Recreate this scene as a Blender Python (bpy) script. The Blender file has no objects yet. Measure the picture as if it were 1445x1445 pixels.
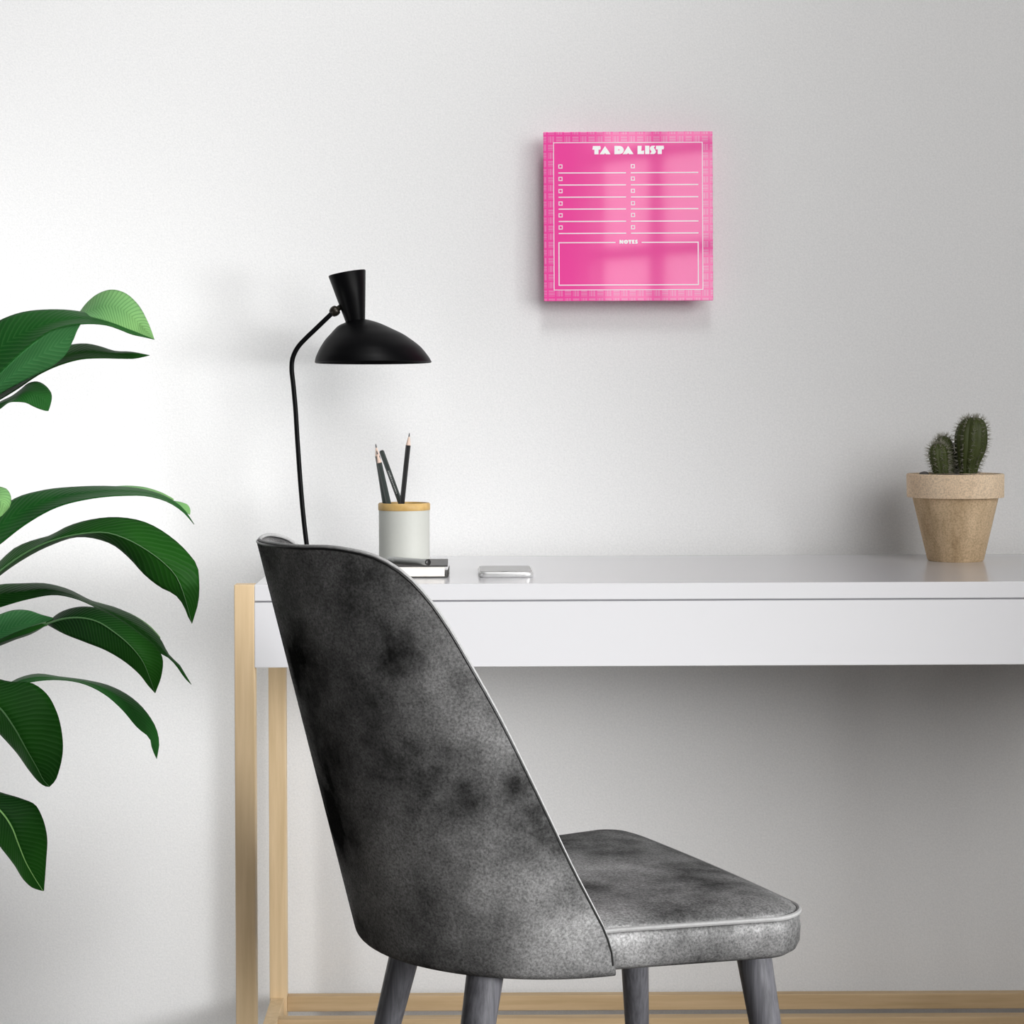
import bpy, bmesh, math, random
from mathutils import Vector, Matrix
random.seed(7)
S = bpy.context.scene
COL = S.collection
R = math.radians

# ------------------------------------------------------------------ camera
ZC = 0.98
CAM = Vector((0.0, -2.5, ZC))
F = 2700.0
ROLL = R(0.25)
cd = bpy.data.cameras.new('camera')
cam = bpy.data.objects.new('camera', cd)
COL.objects.link(cam)
cam.matrix_world = Matrix.Translation(CAM) @ Matrix.Rotation(R(90), 4, 'X') @ Matrix.Rotation(-ROLL, 4, 'Z')
cd.sensor_width = 36.0
cd.lens = 36.0 * F / 1445.0
PX0, PY0 = 643.0, 588.0
cd.shift_x = (722.5 - PX0) / 1445.0
cd.shift_y = (PY0 - 722.5) / 1445.0
cd.clip_start = 0.05
S.camera = cam

# ------------------------------------------------------------------ light
S.view_settings.view_transform = 'Standard'
S.view_settings.look = 'None'
S.view_settings.gamma = 1.0
S.view_settings.use_curve_mapping = False
S.view_settings.exposure = 0.0
world = bpy.data.worlds.new('world')
S.world = world
world.use_nodes = True
world.node_tree.nodes['Background'].inputs[0].default_value = (0.95, 0.97, 1.0, 1)
world.node_tree.nodes['Background'].inputs[1].default_value = 0.015

WIN_A, WIN_DIR = Vector((0.49, -4.16, 0)), Vector((1, 1, 0)).normalized()
WIN_L, WIN_Z0, WIN_Z1 = 0.36 * 9, 1.235, 3.165
def area(name, loc, target, sx, sy, power, color=(1, 1, 1)):
    l = bpy.data.lights.new(name, 'AREA')
    l.shape = 'RECTANGLE'; l.size = sx; l.size_y = sy; l.energy = power; l.color = color
    o = bpy.data.objects.new(name, l); COL.objects.link(o)
    o.location = loc
    d = Vector(target) - Vector(loc)
    o.rotation_euler = d.to_track_quat('-Z', 'Y').to_euler()
    return o
wn = Vector((-1, 1, 0)).normalized()
wc = WIN_A + WIN_DIR * WIN_L / 2 + Vector((0, 0, (WIN_Z0 + WIN_Z1) / 2)) - wn * 0.16
area('daylight', wc, wc + wn, WIN_L, WIN_Z1 - WIN_Z0, 135, (1.0, 0.985, 0.97))
def spot(name, loc, target, cone, power, size, color=(1, 1, 1)):
    l = bpy.data.lights.new(name, 'SPOT')
    l.energy = power; l.spot_size = R(cone); l.spot_blend = 1.0; l.shadow_soft_size = size; l.color = color
    o = bpy.data.objects.new(name, l); COL.objects.link(o)
    o.location = loc
    o.rotation_euler = (Vector(target) - o.location).to_track_quat('-Z', 'Y').to_euler()
spot('upper_wall_fill', (0.2, -1.1, 3.0), (-0.86, 0.53, 1.62), 86, 126, 0.4)  # added fill spot, no real fixture; brightens the upper left wall
spot('lower_left_fill', (-0.5, -0.8, 2.2), (-0.85, 0.53, 0.4), 74, 18, 0.4)  # invented spot that lifts the lower left of the wall
area('left_edge_fill', (-1.12, -0.2, 0.55), (-1.0, 0.53, 0.5), 0.22, 1.0, 5.5)  # unseen area fill added to lighten the wall's left edge
spot('side_fill_spot', (2.3, -1.7, 0.95), (0.0, -0.4, 0.55), 46, 222, 0.3)  # added from the right to brighten chair side and lower left wall
spot('chair_fill_spot', (1.6, -2.4, 0.85), (0.1, -0.3, 0.5), 34, 118, 0.4)  # extra spot put in to light the chair's outer face

# ------------------------------------------------------------------ pixel -> ray (measuring the photograph)
MW = cam.matrix_world.to_3x3()
def ray(px, py):
    return MW @ Vector(((px - PX0) / F, -(py - PY0) / F, -1.0))
def PY(px, py, Y):
    r = ray(px, py); t = (Y - CAM.y) / r.y
    return CAM + r * t
def PZ(px, py, z):
    r = ray(px, py); t = (z - CAM.z) / r.z
    return CAM + r * t

# ------------------------------------------------------------------ materials
def nm(name):
    m = bpy.data.materials.new(name); m.use_nodes = True
    return m, m.node_tree.nodes, m.node_tree.links, m.node_tree.nodes['Principled BSDF']
def plain(name, col, rough=0.5, metal=0.0, spec=0.5, noise=0.0, nscale=200.0, bump=0.0):
    m, n, l, b = nm(name)
    b.inputs['Base Color'].default_value = (*col, 1)
    b.inputs['Roughness'].default_value = rough
    b.inputs['Metallic'].default_value = metal
    b.inputs['Specular IOR Level'].default_value = spec
    tc = n.new('ShaderNodeTexCoord'); nz = n.new('ShaderNodeTexNoise')
    nz.inputs['Scale'].default_value = nscale; nz.inputs['Detail'].default_value = 3
    l.new(tc.outputs['Object'], nz.inputs['Vector'])
    mx = n.new('ShaderNodeMix'); mx.data_type = 'RGBA'
    mx.inputs[6].default_value = (*[c * (1 - noise) for c in col], 1)
    mx.inputs[7].default_value = (*[min(1, c * (1 + noise)) for c in col], 1)
    l.new(nz.outputs['Fac'], mx.inputs[0]); l.new(mx.outputs[2], b.inputs['Base Color'])
    if bump:
        bp = n.new('ShaderNodeBump'); bp.inputs['Strength'].default_value = bump; bp.inputs['Distance'].default_value = 0.001
        l.new(nz.outputs['Fac'], bp.inputs['Height']); l.new(bp.outputs[0], b.inputs['Normal'])
    return m
def wood(name, c1, c2, scale=(60, 60, 4), rough=0.5, axis=None):
    m, n, l, b = nm(name)
    tc = n.new('ShaderNodeTexCoord'); mp = n.new('ShaderNodeMapping')
    mp.inputs['Scale'].default_value = scale
    nz = n.new('ShaderNodeTexNoise'); nz.inputs['Scale'].default_value = 1.0; nz.inputs['Detail'].default_value = 6; nz.inputs['Roughness'].default_value = 0.6
    cr = n.new('ShaderNodeValToRGB')
    cr.color_ramp.elements[0].position = 0.3; cr.color_ramp.elements[0].color = (*c1, 1)
    cr.color_ramp.elements[1].position = 0.7; cr.color_ramp.elements[1].color = (*c2, 1)
    l.new(tc.outputs['Object'], mp.inputs[0]); l.new(mp.outputs[0], nz.inputs['Vector'])
    l.new(nz.outputs['Fac'], cr.inputs[0]); l.new(cr.outputs[0], b.inputs['Base Color'])
    b.inputs['Roughness'].default_value = rough
    b.inputs['Specular IOR Level'].default_value = 0.3
    return m

def wall_mat():
    m, n, l, b = nm('painted_plaster')
    tc = n.new('ShaderNodeTexCoord')
    nz = n.new('ShaderNodeTexNoise'); nz.inputs['Scale'].default_value = 330; nz.inputs['Detail'].default_value = 3; nz.inputs['Roughness'].default_value = 0.7
    cr = n.new('ShaderNodeValToRGB')
    cr.color_ramp.elements[0].position = 0.3; cr.color_ramp.elements[0].color = (0.765, 0.77, 0.775, 1)
    cr.color_ramp.elements[1].position = 0.7; cr.color_ramp.elements[1].color = (0.865, 0.865, 0.865, 1)
    l.new(tc.outputs['Object'], nz.inputs['Vector']); l.new(nz.outputs['Fac'], cr.inputs[0]); l.new(cr.outputs[0], b.inputs['Base Color'])
    bp = n.new('ShaderNodeBump'); bp.inputs['Strength'].default_value = 0.25; bp.inputs['Distance'].default_value = 0.001
    l.new(nz.outputs['Fac'], bp.inputs['Height']); l.new(bp.outputs[0], b.inputs['Normal'])
    b.inputs['Roughness'].default_value = 0.9; b.inputs['Specular IOR Level'].default_value = 0.15
    return m

NOFF = (2.3, 1.7, 0.9)  # blotch shift chosen so velvet colour imitates lit right, shaded left
def velvet_mat():
    m, n, l, b = nm('charcoal_velvet')
    tc = n.new('ShaderNodeTexCoord')
    n1 = n.new('ShaderNodeTexNoise'); n1.inputs['Scale'].default_value = 7.5; n1.inputs['Detail'].default_value = 6; n1.inputs['Roughness'].default_value = 0.6
    n2 = n.new('ShaderNodeTexNoise'); n2.inputs['Scale'].default_value = 380; n2.inputs['Detail'].default_value = 4; n2.inputs['Roughness'].default_value = 0.7
    mp = n.new('ShaderNodeMapping'); mp.inputs['Location'].default_value = NOFF
    l.new(tc.outputs['Object'], mp.inputs[0])
    for x in (n1, n2): l.new(mp.outputs[0], x.inputs['Vector'])
    c1 = n.new('ShaderNodeValToRGB')
    c1.color_ramp.elements[0].position = 0.34; c1.color_ramp.elements[0].color = (0.024, 0.024, 0.024, 1)
    c1.color_ramp.elements[1].position = 0.72; c1.color_ramp.elements[1].color = (0.46, 0.46, 0.46, 1)
    c2 = n.new('ShaderNodeValToRGB')
    c2.color_ramp.elements[0].position = 0.33; c2.color_ramp.elements[0].color = (0.45, 0.45, 0.45, 1)
    c2.color_ramp.elements[1].position = 0.68; c2.color_ramp.elements[1].color = (1.25, 1.25, 1.25, 1)
    l.new(n1.outputs['Fac'], c1.inputs[0]); l.new(n2.outputs['Fac'], c2.inputs[0])
    mx = n.new('ShaderNodeMix'); mx.data_type = 'RGBA'; mx.blend_type = 'MULTIPLY'; mx.inputs[0].default_value = 1.0
    l.new(c1.outputs[0], mx.inputs[6]); l.new(c2.outputs[0], mx.inputs[7]); l.new(mx.outputs[2], b.inputs['Base Color'])
    bp = n.new('ShaderNodeBump'); bp.inputs['Strength'].default_value = 0.25; bp.inputs['Distance'].default_value = 0.0004
    l.new(n2.outputs['Fac'], bp.inputs['Height']); l.new(bp.outputs[0], b.inputs['Normal'])
    df = n.new('ShaderNodeBsdfDiffuse'); gl = n.new('ShaderNodeBsdfGlossy'); gl.inputs['Roughness'].default_value = 0.5
    k = n.new('ShaderNodeMix'); k.data_type = 'RGBA'; k.blend_type = 'MULTIPLY'; k.inputs[0].default_value = 1.0
    k.inputs[7].default_value = (1.0, 1.0, 1.0, 1)
    l.new(mx.outputs[2], k.inputs[6]); l.new(k.outputs[2], df.inputs['Color']); l.new(mx.outputs[2], gl.inputs['Color'])
    for q in (df, gl): l.new(bp.outputs[0], q.inputs['Normal'])
    ms = n.new('ShaderNodeMixShader'); ms.inputs[0].default_value = 0.3
    l.new(df.outputs[0], ms.inputs[1]); l.new(gl.outputs[0], ms.inputs[2]); l.new(ms.outputs[0], n['Material Output'].inputs['Surface'])
    return m

def leaf_mat(name, dark, light, vein, vfreq=38, trans=0.07, vein_amt=0.32, rough=0.42):
    m, n, l, b = nm(name)
    uv = n.new('ShaderNodeUVMap'); uv.uv_map = 'UVMap'
    sp_ = n.new('ShaderNodeSeparateXYZ'); l.new(uv.outputs[0], sp_.inputs[0])
    def math_(op, a, bb):
        k = n.new('ShaderNodeMath'); k.operation = op
        for i, v in enumerate((a, bb)):
            if v is None: continue
            if isinstance(v, (int, float)): k.inputs[i].default_value = v
            else: l.new(v, k.inputs[i])
        return k.outputs[0]
    av = math_('ABSOLUTE', sp_.outputs[1], None)
    tc = n.new('ShaderNodeTexCoord')
    nz = n.new('ShaderNodeTexNoise'); nz.inputs['Scale'].default_value = 22; nz.inputs['Detail'].default_value = 3
    l.new(tc.outputs['Object'], nz.inputs['Vector'])
    ph = math_('SUBTRACT', math_('MULTIPLY', sp_.outputs[0], vfreq), math_('MULTIPLY', av, vfreq * 0.11))
    ph = math_('ADD', ph, math_('MULTIPLY', nz.outputs['Fac'], 1.3))
    sn = math_('SINE', math_('MULTIPLY', ph, 6.283), None)
    st = math_('POWER', math_('ADD', math_('MULTIPLY', sn, 0.5), 0.5), 4.0)
    nz2 = n.new('ShaderNodeTexNoise'); nz2.inputs['Scale'].default_value = 9; nz2.inputs['Detail'].default_value = 2
    l.new(tc.outputs['Object'], nz2.inputs['Vector'])
    g = n.new('ShaderNodeMix'); g.data_type = 'RGBA'
    g.inputs[6].default_value = (*dark, 1); g.inputs[7].default_value = (*light, 1)
    mr = n.new('ShaderNodeMapRange'); mr.inputs[1].default_value = 0.3; mr.inputs[2].default_value = 0.75
    l.new(math_('ADD', math_('MULTIPLY', nz2.outputs['Fac'], 0.7), math_('MULTIPLY', sp_.outputs[0], 0.28)), mr.inputs[0])
    l.new(mr.outputs[0], g.inputs[0])
    mx = n.new('ShaderNodeMix'); mx.data_type = 'RGBA'; mx.inputs[7].default_value = (*vein, 1)
    l.new(g.outputs[2], mx.inputs[6]); l.new(math_('MULTIPLY', st, vein_amt), mx.inputs[0])
    l.new(mx.outputs[2], b.inputs['Base Color'])
    bp = n.new('ShaderNodeBump'); bp.inputs['Strength'].default_value = 0.16; bp.inputs['Distance'].default_value = 0.001
    l.new(sn, bp.inputs['Height']); l.new(bp.outputs[0], b.inputs['Normal'])
    b.inputs['Roughness'].default_value = rough; b.inputs['Specular IOR Level'].default_value = 0.14; b.inputs['IOR'].default_value = 1.25
    tr = n.new('ShaderNodeBsdfTranslucent'); l.new(mx.outputs[2], tr.inputs['Color'])
    ms = n.new('ShaderNodeMixShader'); ms.inputs[0].default_value = trans
    out = n['Material Output']
    l.new(b.outputs[0], ms.inputs[1]); l.new(tr.outputs[0], ms.inputs[2]); l.new(ms.outputs[0], out.inputs['Surface'])
    return m

M = {}
M['wall'] = wall_mat()
M['velvet'] = velvet_mat()
M['piping'] = plain('velvet_piping', (0.42, 0.42, 0.42), 0.7, noise=0.3, nscale=300)
M['seat_piping'] = plain('pale_velvet_piping', (0.33, 0.33, 0.33), 0.6, noise=0.2, nscale=300)
M['white'] = plain('white_lacquer', (0.69, 0.69, 0.71), 0.16, spec=0.4)
M['gap'] = plain('painted_gap_shade', (0.25, 0.25, 0.27), 0.6)  # grey that stands for shade in the gap under the top
M['oak'] = wood('light_oak', (0.62, 0.455, 0.26), (0.76, 0.58, 0.365), (90, 90, 5))
M['oak_h'] = wood('light_oak_rails', (0.50, 0.35, 0.19), (0.64, 0.47, 0.28), (5, 90, 90))
M['legwood'] = wood('grey_stained_wood', (0.07, 0.07, 0.078), (0.155, 0.155, 0.172), (300, 300, 10), 0.36)
M['black'] = plain('black_enamel', (0.002, 0.002, 0.0025), 0.4, spec=0.09)
M['blackin'] = plain('black_shade_inside', (0.02, 0.02, 0.02), 0.5)
M['bronze'] = plain('dark_bronze', (0.03, 0.025, 0.018), 0.35, metal=0.6)
M['bulb'] = plain('frosted_bulb', (0.8, 0.8, 0.78), 0.3)
M['ceramic'] = plain('pale_grey_ceramic', (0.50, 0.51, 0.475), 0.55, noise=0.03)
M['bamboo'] = wood('bamboo_rim', (0.46, 0.29, 0.09), (0.62, 0.42, 0.17), (60, 60, 60), 0.45)
M['greenblack'] = plain('dark_green_paint', (0.025, 0.034, 0.031), 0.4)
M['blackpaint'] = plain('black_pencil_paint', (0.006, 0.006, 0.006), 0.4)
M['pencilwood'] = plain('pencil_wood', (0.66, 0.50, 0.42), 0.7, noise=0.1)
M['graphite'] = plain('graphite', (0.06, 0.06, 0.065), 0.4)
M['imprint'] = plain('silver_imprint', (0.42, 0.44, 0.43), 0.4)
M['cover'] = plain('dark_cover', (0.045, 0.043, 0.042), 0.45, noise=0.15, nscale=600)
M['paper'] = plain('page_block', (0.86, 0.83, 0.78), 0.9, noise=0.05, nscale=900)
M['silver'] = plain('silver_barrel', (0.46, 0.47, 0.46), 0.35, metal=0.25)
M['steel'] = plain('brushed_aluminium', (0.66, 0.66, 0.66), 0.3, metal=0.6)
M['screen'] = plain('grey_glass', (0.24, 0.24, 0.23), 0.22, spec=0.3)
M['blackplastic'] = plain('black_plastic', (0.01, 0.01, 0.01), 0.35)
M['soil'] = plain('dark_soil', (0.012, 0.010, 0.008), 0.95, noise=0.5, nscale=300, bump=1.0)
M['pebble'] = plain('grey_pebble', (0.10, 0.095, 0.09), 0.7, noise=0.3, nscale=200)
M['cactus'] = plain('cactus_skin', (0.046, 0.062, 0.008), 0.6, noise=0.55, nscale=45, bump=0.4)
M['spine'] = plain('cactus_spine', (0.30, 0.29, 0.23), 0.6)
M['pink'] = None
M['print'] = plain('white_print', (0.95, 0.80, 0.88), 0.12)
M['title'] = plain('bright_white_print', (0.97, 0.96, 0.97), 0.12)
M['absorber'] = plain('absorber_charcoal', (0.025, 0.025, 0.027), 0.8)
M['floor'] = wood('dark_floorboards', (0.14, 0.125, 0.11), (0.20, 0.18, 0.16), (3, 40, 3), 0.5)
M['metal'] = plain('standoff_metal', (0.6, 0.6, 0.6), 0.3, metal=1.0)
M['potclay'] = plain('dark_grey_planter', (0.2, 0.2, 0.2), 0.6)
DK, LT, VN = (0.004, 0.026, 0.005), (0.014, 0.085, 0.008), (0.035, 0.12, 0.028)
M['leaf'] = leaf_mat('glossy_leaf', DK, LT, VN)
M['leaf_mid'] = leaf_mat('mid_green_leaf', (0.007, 0.050, 0.010), (0.018, 0.105, 0.018), (0.045, 0.15, 0.04))
M['leaf_soft'] = leaf_mat('leaf_underside', (0.030, 0.15, 0.045), (0.06, 0.22, 0.07), (0.12, 0.32, 0.12), 30, trans=0.2)
M['leaf_pale'] = leaf_mat('pale_leaf_underside', (0.17, 0.40, 0.15), (0.30, 0.56, 0.19), (0.09, 0.24, 0.08), 26, trans=0.2, vein_amt=0.6)
M['rib'] = plain('leaf_midrib', (0.055, 0.15, 0.045), 0.5)
M['rib_light'] = plain('pale_leaf_midrib', (0.20, 0.42, 0.12), 0.5)
M['stalk'] = plain('leaf_stalk', (0.05, 0.14, 0.04), 0.5)

# ------------------------------------------------------------------ object helpers
def tag(o, label=None, cat=None, group=None, kind=None):
    if label: o['label'] = label
    if cat: o['category'] = cat
    if group: o['group'] = group
    if kind: o['kind'] = kind
    return o
def thing(name, label, cat, loc=(0, 0, 0), rot=(0, 0, 0), group=None):
    o = bpy.data.objects.new(name, None); COL.objects.link(o)
    o.empty_display_size = 0.05
    o.location = loc; o.rotation_euler = rot
    return tag(o, label, cat, group)
def link(name, bm, mats, parent=None, smooth=True, world_=True, sharp=40):
    """bm is in world space unless world_ is False (then parent-local)."""
    bmesh.ops.recalc_face_normals(bm, faces=bm.faces[:])
    me = bpy.data.meshes.new(name)
    bm.to_mesh(me); bm.free()
    for m in (mats if isinstance(mats, (list, tuple)) else [mats]): me.materials.append(m)
    if sharp == 30: smooth = False
    for p in me.polygons: p.use_smooth = smooth
    if smooth and sharp:
        me.set_sharp_from_angle(angle=R(sharp))
    o = bpy.data.objects.new(name, me); COL.objects.link(o)
    if parent:
        o.parent = parent
        if world_:
            bpy.context.view_layer.update()
            me.transform(parent.matrix_world.inverted())
    return o
def box(bm, lo, hi, bev=0.0, mat=0):
    lo, hi = Vector(lo), Vector(hi)
    r = bmesh.ops.create_cube(bm, size=1.0)
    for v in r['verts']:
        v.co = Vector(((v.co.x + .5) * (hi.x - lo.x) + lo.x, (v.co.y + .5) * (hi.y - lo.y) + lo.y, (v.co.z + .5) * (hi.z - lo.z) + lo.z))
    fs = list({f for v in r['verts'] for f in v.link_faces})
    for f in fs: f.material_index = mat
    if bev:
        es = list({e for v in r['verts'] for e in v.link_edges})
        bmesh.ops.bevel(bm, geom=es, offset=bev, segments=2, profile=0.5, affect='EDGES')
def bx(lo, hi, bev=0.0):
    bm = bmesh.new(); box(bm, lo, hi, bev); return bm
def rings(bm, rs, close_start=True, close_end=True, mat=0):
    """rs: list of lists of points (equal length), lofted."""
    vs = [[bm.verts.new(p) for p in r] for r in rs]
    n = len(vs[0])
    for a, b in zip(vs, vs[1:]):
        for i in range(n):
            f = bm.faces.new((a[i], a[(i + 1) % n], b[(i + 1) % n], b[i])); f.material_index = mat
    if close_start: bm.faces.new(vs[0][::-1]).material_index = mat
    if close_end: bm.faces.new(vs[-1]).material_index = mat
    return vs
def tube(bm, pts, rad, n=12, mat=0):
    pts = [Vector(p) for p in pts]
    rr = rad if isinstance(rad, (list, tuple)) else [rad] * len(pts)
    out = []; up = None
    for i, p in enumerate(pts):
        t = (pts[min(i + 1, len(pts) - 1)] - pts[max(i - 1, 0)]).normalized()
        if up is None:
            up = Vector((0, 1, 0)) if abs(t.y) < 0.9 else Vector((1, 0, 0))
        u = (up - t * up.dot(t)).normalized(); up = u
        v = t.cross(u)
        out.append([p + (u * math.cos(a) + v * math.sin(a)) * rr[i] for a in [2 * math.pi * k / n for k in range(n)]])
    rings(bm, out, mat=mat)
def lathe(bm, prof, c=(0, 0, 0), n=64, caps=(True, True), mat=0):
    c = Vector(c)
    rings(bm, [[c + Vector((r * math.cos(2 * math.pi * k / n), r * math.sin(2 * math.pi * k / n), z)) for k in range(n)] for r, z in prof], caps[0], caps[1], mat)
def catmull(pts, n):
    """smooth resample of a polyline at n points equally spaced along it"""
    P = [Vector(p) for p in pts]
    if len(P) == 2: return [P[0].lerp(P[1], i / (n - 1)) for i in range(n)]
    ext = [P[0] * 2 - P[1]] + P + [P[-1] * 2 - P[-2]]
    fine = []
    for i in range(1, len(ext) - 2):
        p0, p1, p2, p3 = ext[i - 1:i + 3]
        for k in range(16):
            t = k / 16
            # centripetal-ish damped tangents
            d1, d2, d0 = (p2 - p1).length + 1e-9, (p3 - p2).length + 1e-9, (p1 - p0).length + 1e-9
            m1 = ((p1 - p0) / d0 * d1 + (p2 - p1) / d1 * d0) / (d0 + d1) * d1
            m2 = ((p2 - p1) / d1 * d2 + (p3 - p2) / d2 * d1) / (d1 + d2) * d1
            h00 = 2*t**3 - 3*t*t + 1; h10 = t**3 - 2*t*t + t; h01 = -2*t**3 + 3*t*t; h11 = t**3 - t*t
            fine.append(p1 * h00 + m1 * h10 + p2 * h01 + m2 * h11)
    fine.append(P[-1])
    L = [0]
    for a, b in zip(fine, fine[1:]): L.append(L[-1] + (b - a).length)
    out = []; j = 0
    for i in range(n):
        s = L[-1] * i / (n - 1)
        while j < len(L) - 2 and L[j + 1] < s: j += 1
        t = (s - L[j]) / max(L[j + 1] - L[j], 1e-9)
        out.append(fine[j].lerp(fine[j + 1], min(max(t, 0), 1)))
    return out

# ------------------------------------------------------------------ setting
YW = 0.53
wl = link('wall_back', bx((-4.2, YW, 0), (4.2, YW + 0.12, 3.5)), M['wall'], smooth=False); tag(wl, kind='structure')
tag(link('bounce_absorber', bx((-1.37, -2.6, 0), (-1.25, YW, 3.5)), M['absorber'], smooth=False), kind='structure')  # unseen dark slab added to soak up bounce on the chair's left
fl = link('floor', bx((-4.2, -5.4, -0.06), (4.2, YW + 0.12, 0)), M['floor'], smooth=False); tag(fl, kind='structure')
def win_box(bm, s0, s1, z0, z1, d0, d1):
    c = [WIN_A + WIN_DIR * s + wn * d + Vector((0, 0, z)) for z in (z0, z1) for s, d in ((s0, d0), (s1, d0), (s1, d1), (s0, d1))]
    v = [bm.verts.new(p) for p in c]
    for q in ((0,1,2,3), (4,5,6,7), (0,1,5,4), (1,2,6,5), (2,3,7,6), (3,0,4,7)): bm.faces.new([v[i] for i in q])
bm = bmesh.new()
win_box(bm, -1.2, 0, 0, 3.5, -0.12, 0); win_box(bm, WIN_L, WIN_L + 1.0, 0, 3.5, -0.12, 0)
win_box(bm, 0, WIN_L, 0, WIN_Z0, -0.12, 0); win_box(bm, 0, WIN_L, WIN_Z1, 3.5, -0.12, 0)
tag(link('wall_front', bm, M['wall'], smooth=False), kind='structure')
wnd = bpy.data.objects.new('window_1', None); COL.objects.link(wnd); tag(wnd, kind='structure')
wnd.location = WIN_A + WIN_DIR * WIN_L / 2 + Vector((0, 0, WIN_Z0))
bm = bmesh.new()
k = 0
s = 0.0
while s <= WIN_L + 0.001:
    win_box(bm, max(s - 0.023, 0), min(s + 0.023, WIN_L), WIN_Z0, WIN_Z1, -0.08, -0.04); s += 0.36
for i in range(6):
    z = WIN_Z0 + 0.386 * i
    win_box(bm, 0, WIN_L, max(z - 0.023, WIN_Z0), min(z + 0.023, WIN_Z1), -0.075, -0.045)
link('window_frame', bm, M['white'], wnd, smooth=False)

# ------------------------------------------------------------------ desk
ZT = ZC - 0.2185            # desk top height
XL, XR = -0.2905, 1.10
YF, YB = 0.0, 0.475
desk = thing('desk', 'white lacquered desk on pale oak sled legs, standing against the wall', 'desk', ((XL + XR) / 2, (YF + YB) / 2, 0))
LW = 0.0262
ztop = ZT - 0.0215
bm = bmesh.new(); box(bm, (XL + LW, YF, ztop), (XR - LW, YB + 0.02, ZT), 0.0012)
link('tabletop', bm, [M['white']], desk, sharp=30)
link('gap_shade_strip', bx((XL + LW, YF + 0.004, ztop - 0.0025), (XR - LW, YF + 0.4, ztop)), M['gap'], desk, smooth=False)  # shade of the gap above the drawer, put in as a grey strip
link('drawer_front', bx((XL + LW, YF, ZT - 0.1085), (XR - LW, YF + 0.018, ztop - 0.002), 0.0008), M['white'], desk, sharp=30)
link('apron', bx((XL + LW, YF + 0.018, ZT - 0.09), (XR - LW, YB - 0.03, ztop - 0.0025)), M['white'], desk, smooth=False)
for x0 in (XL, XR - LW):
    link('leg', bx((x0, YF, 0), (x0 + LW, YF + LW, ZT), 0.001), M['oak'], desk, sharp=30)
    link('leg', bx((x0, YB - LW, 0), (x0 + LW, YB, ZT - 0.112 + 0.02), 0.001), M['oak'], desk, sharp=30)
ZR = ZC - 819 / F * (2.5 + YB - LW)
link('side_rail', bx((XL + 0.002, YF + LW, ZR - 0.024), (XL + LW - 0.004, YB - LW, ZR), 0.001), M['oak'], desk, sharp=30)
link('side_rail', bx((XR - LW + 0.004, YF + LW, ZR - 0.024), (XR - 0.002, YB - LW, ZR), 0.001), M['oak'], desk, sharp=30)
link('rear_rail', bx((XL + LW, YB - 0.02, ZR - 0.0235), (XR - LW, YB - 0.003, ZR), 0.001), M['oak_h'], desk, sharp=30)
yfr = (ZC - ZR) * F / 850 - 2.5
link('foot_rail', bx((XL + LW - 0.004, yfr, ZR - 0.024), (XR - LW + 0.004, yfr + 0.02, ZR), 0.001), M['oak_h'], desk, sharp=30)

# ------------------------------------------------------------------ chair
A22 = R(22)
CF = Vector((math.cos(A22), math.sin(A22), 0)); CS = Vector((-math.sin(A22), math.cos(A22), 0))
CC = Vector((0.095, -0.328, 0))
CA, CB = 0.210, 0.205
ZB = ZC - 0.5815
LEAN = 0.258
def cpt(phi, z, inset=0.0, dz=0.0):
    sh = -LEAN * (z - ZB)
    s = 1 if phi >= 0 else -1
    p = abs(phi)
    if p <= math.pi / 2:
        x, y = -(CA - inset) * math.cos(p), -(CB - inset) * math.sin(p) * s
    else:
        x, y = (CA - inset) * (p - math.pi / 2), -(CB - inset) * s
    return CC + CF * (x + sh) + CS * y + Vector((0, 0, z + dz))
def to_px(p):
    q = MW.transposed() @ (p - CAM)
    return Vector((PX0 + F * q.x / -q.z, PY0 - F * q.y / -q.z))
def solve(px, phi, z):
    for _ in range(40):
        e = to_px(cpt(phi, z)) - Vector(px)
        h = 1e-5
        a = (to_px(cpt(phi + h, z)) - to_px(cpt(phi, z))) / h
        b = (to_px(cpt(phi, z + h)) - to_px(cpt(phi, z))) / h
        det = a.x * b.y - b.x * a.y
        phi -= max(-.2, min(.2, (e.x * b.y - b.x * e.y) / det)); z -= max(-.1, min(.1, (a.x * e.y - e.x * a.y) / det))
    return phi, z
rim_px = [(486, 779), (530, 790), (569, 813), (598, 842), (632, 889), (661, 938), (700, 1007), (739, 1084), (778, 1165), (808, 1228), (837, 1284), (855, 1320), (864, 1350), (868.5, 1378)]
rim = []
g = (0.4, 0.85)
for q in rim_px:
    g = solve(q, *g); rim.append(g)
print('RIM', [(round(math.degrees(a), 1), round(b, 3)) for a, b in rim], 'ZB', ZB)
ztop_c = ZC - 0.137
tbl = [(0.0, ztop_c), (rim[0][0] * 0.5, ztop_c * 0.8 + rim[0][1] * 0.2)] + rim
tbl[-1] = (tbl[-1][0], ZB + 0.0125)
half = catmull([(a * 0.2, z, 0) for a, z in tbl], 46)
half = [(v.x / 0.2, v.y) for v in half]
cols = [(-a, z) for a, z in half[:0:-1]] + half
chair = thing('dining_chair', 'charcoal velvet barrel back chair with grey wooden legs in front of white desk', 'chair', (CC.x, CC.y, 0), (0, 0, A22))
bm = bmesh.new()
TH = 0.022; RB = 0.010; DROP = 0.022
grid = []
NR = 34
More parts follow.
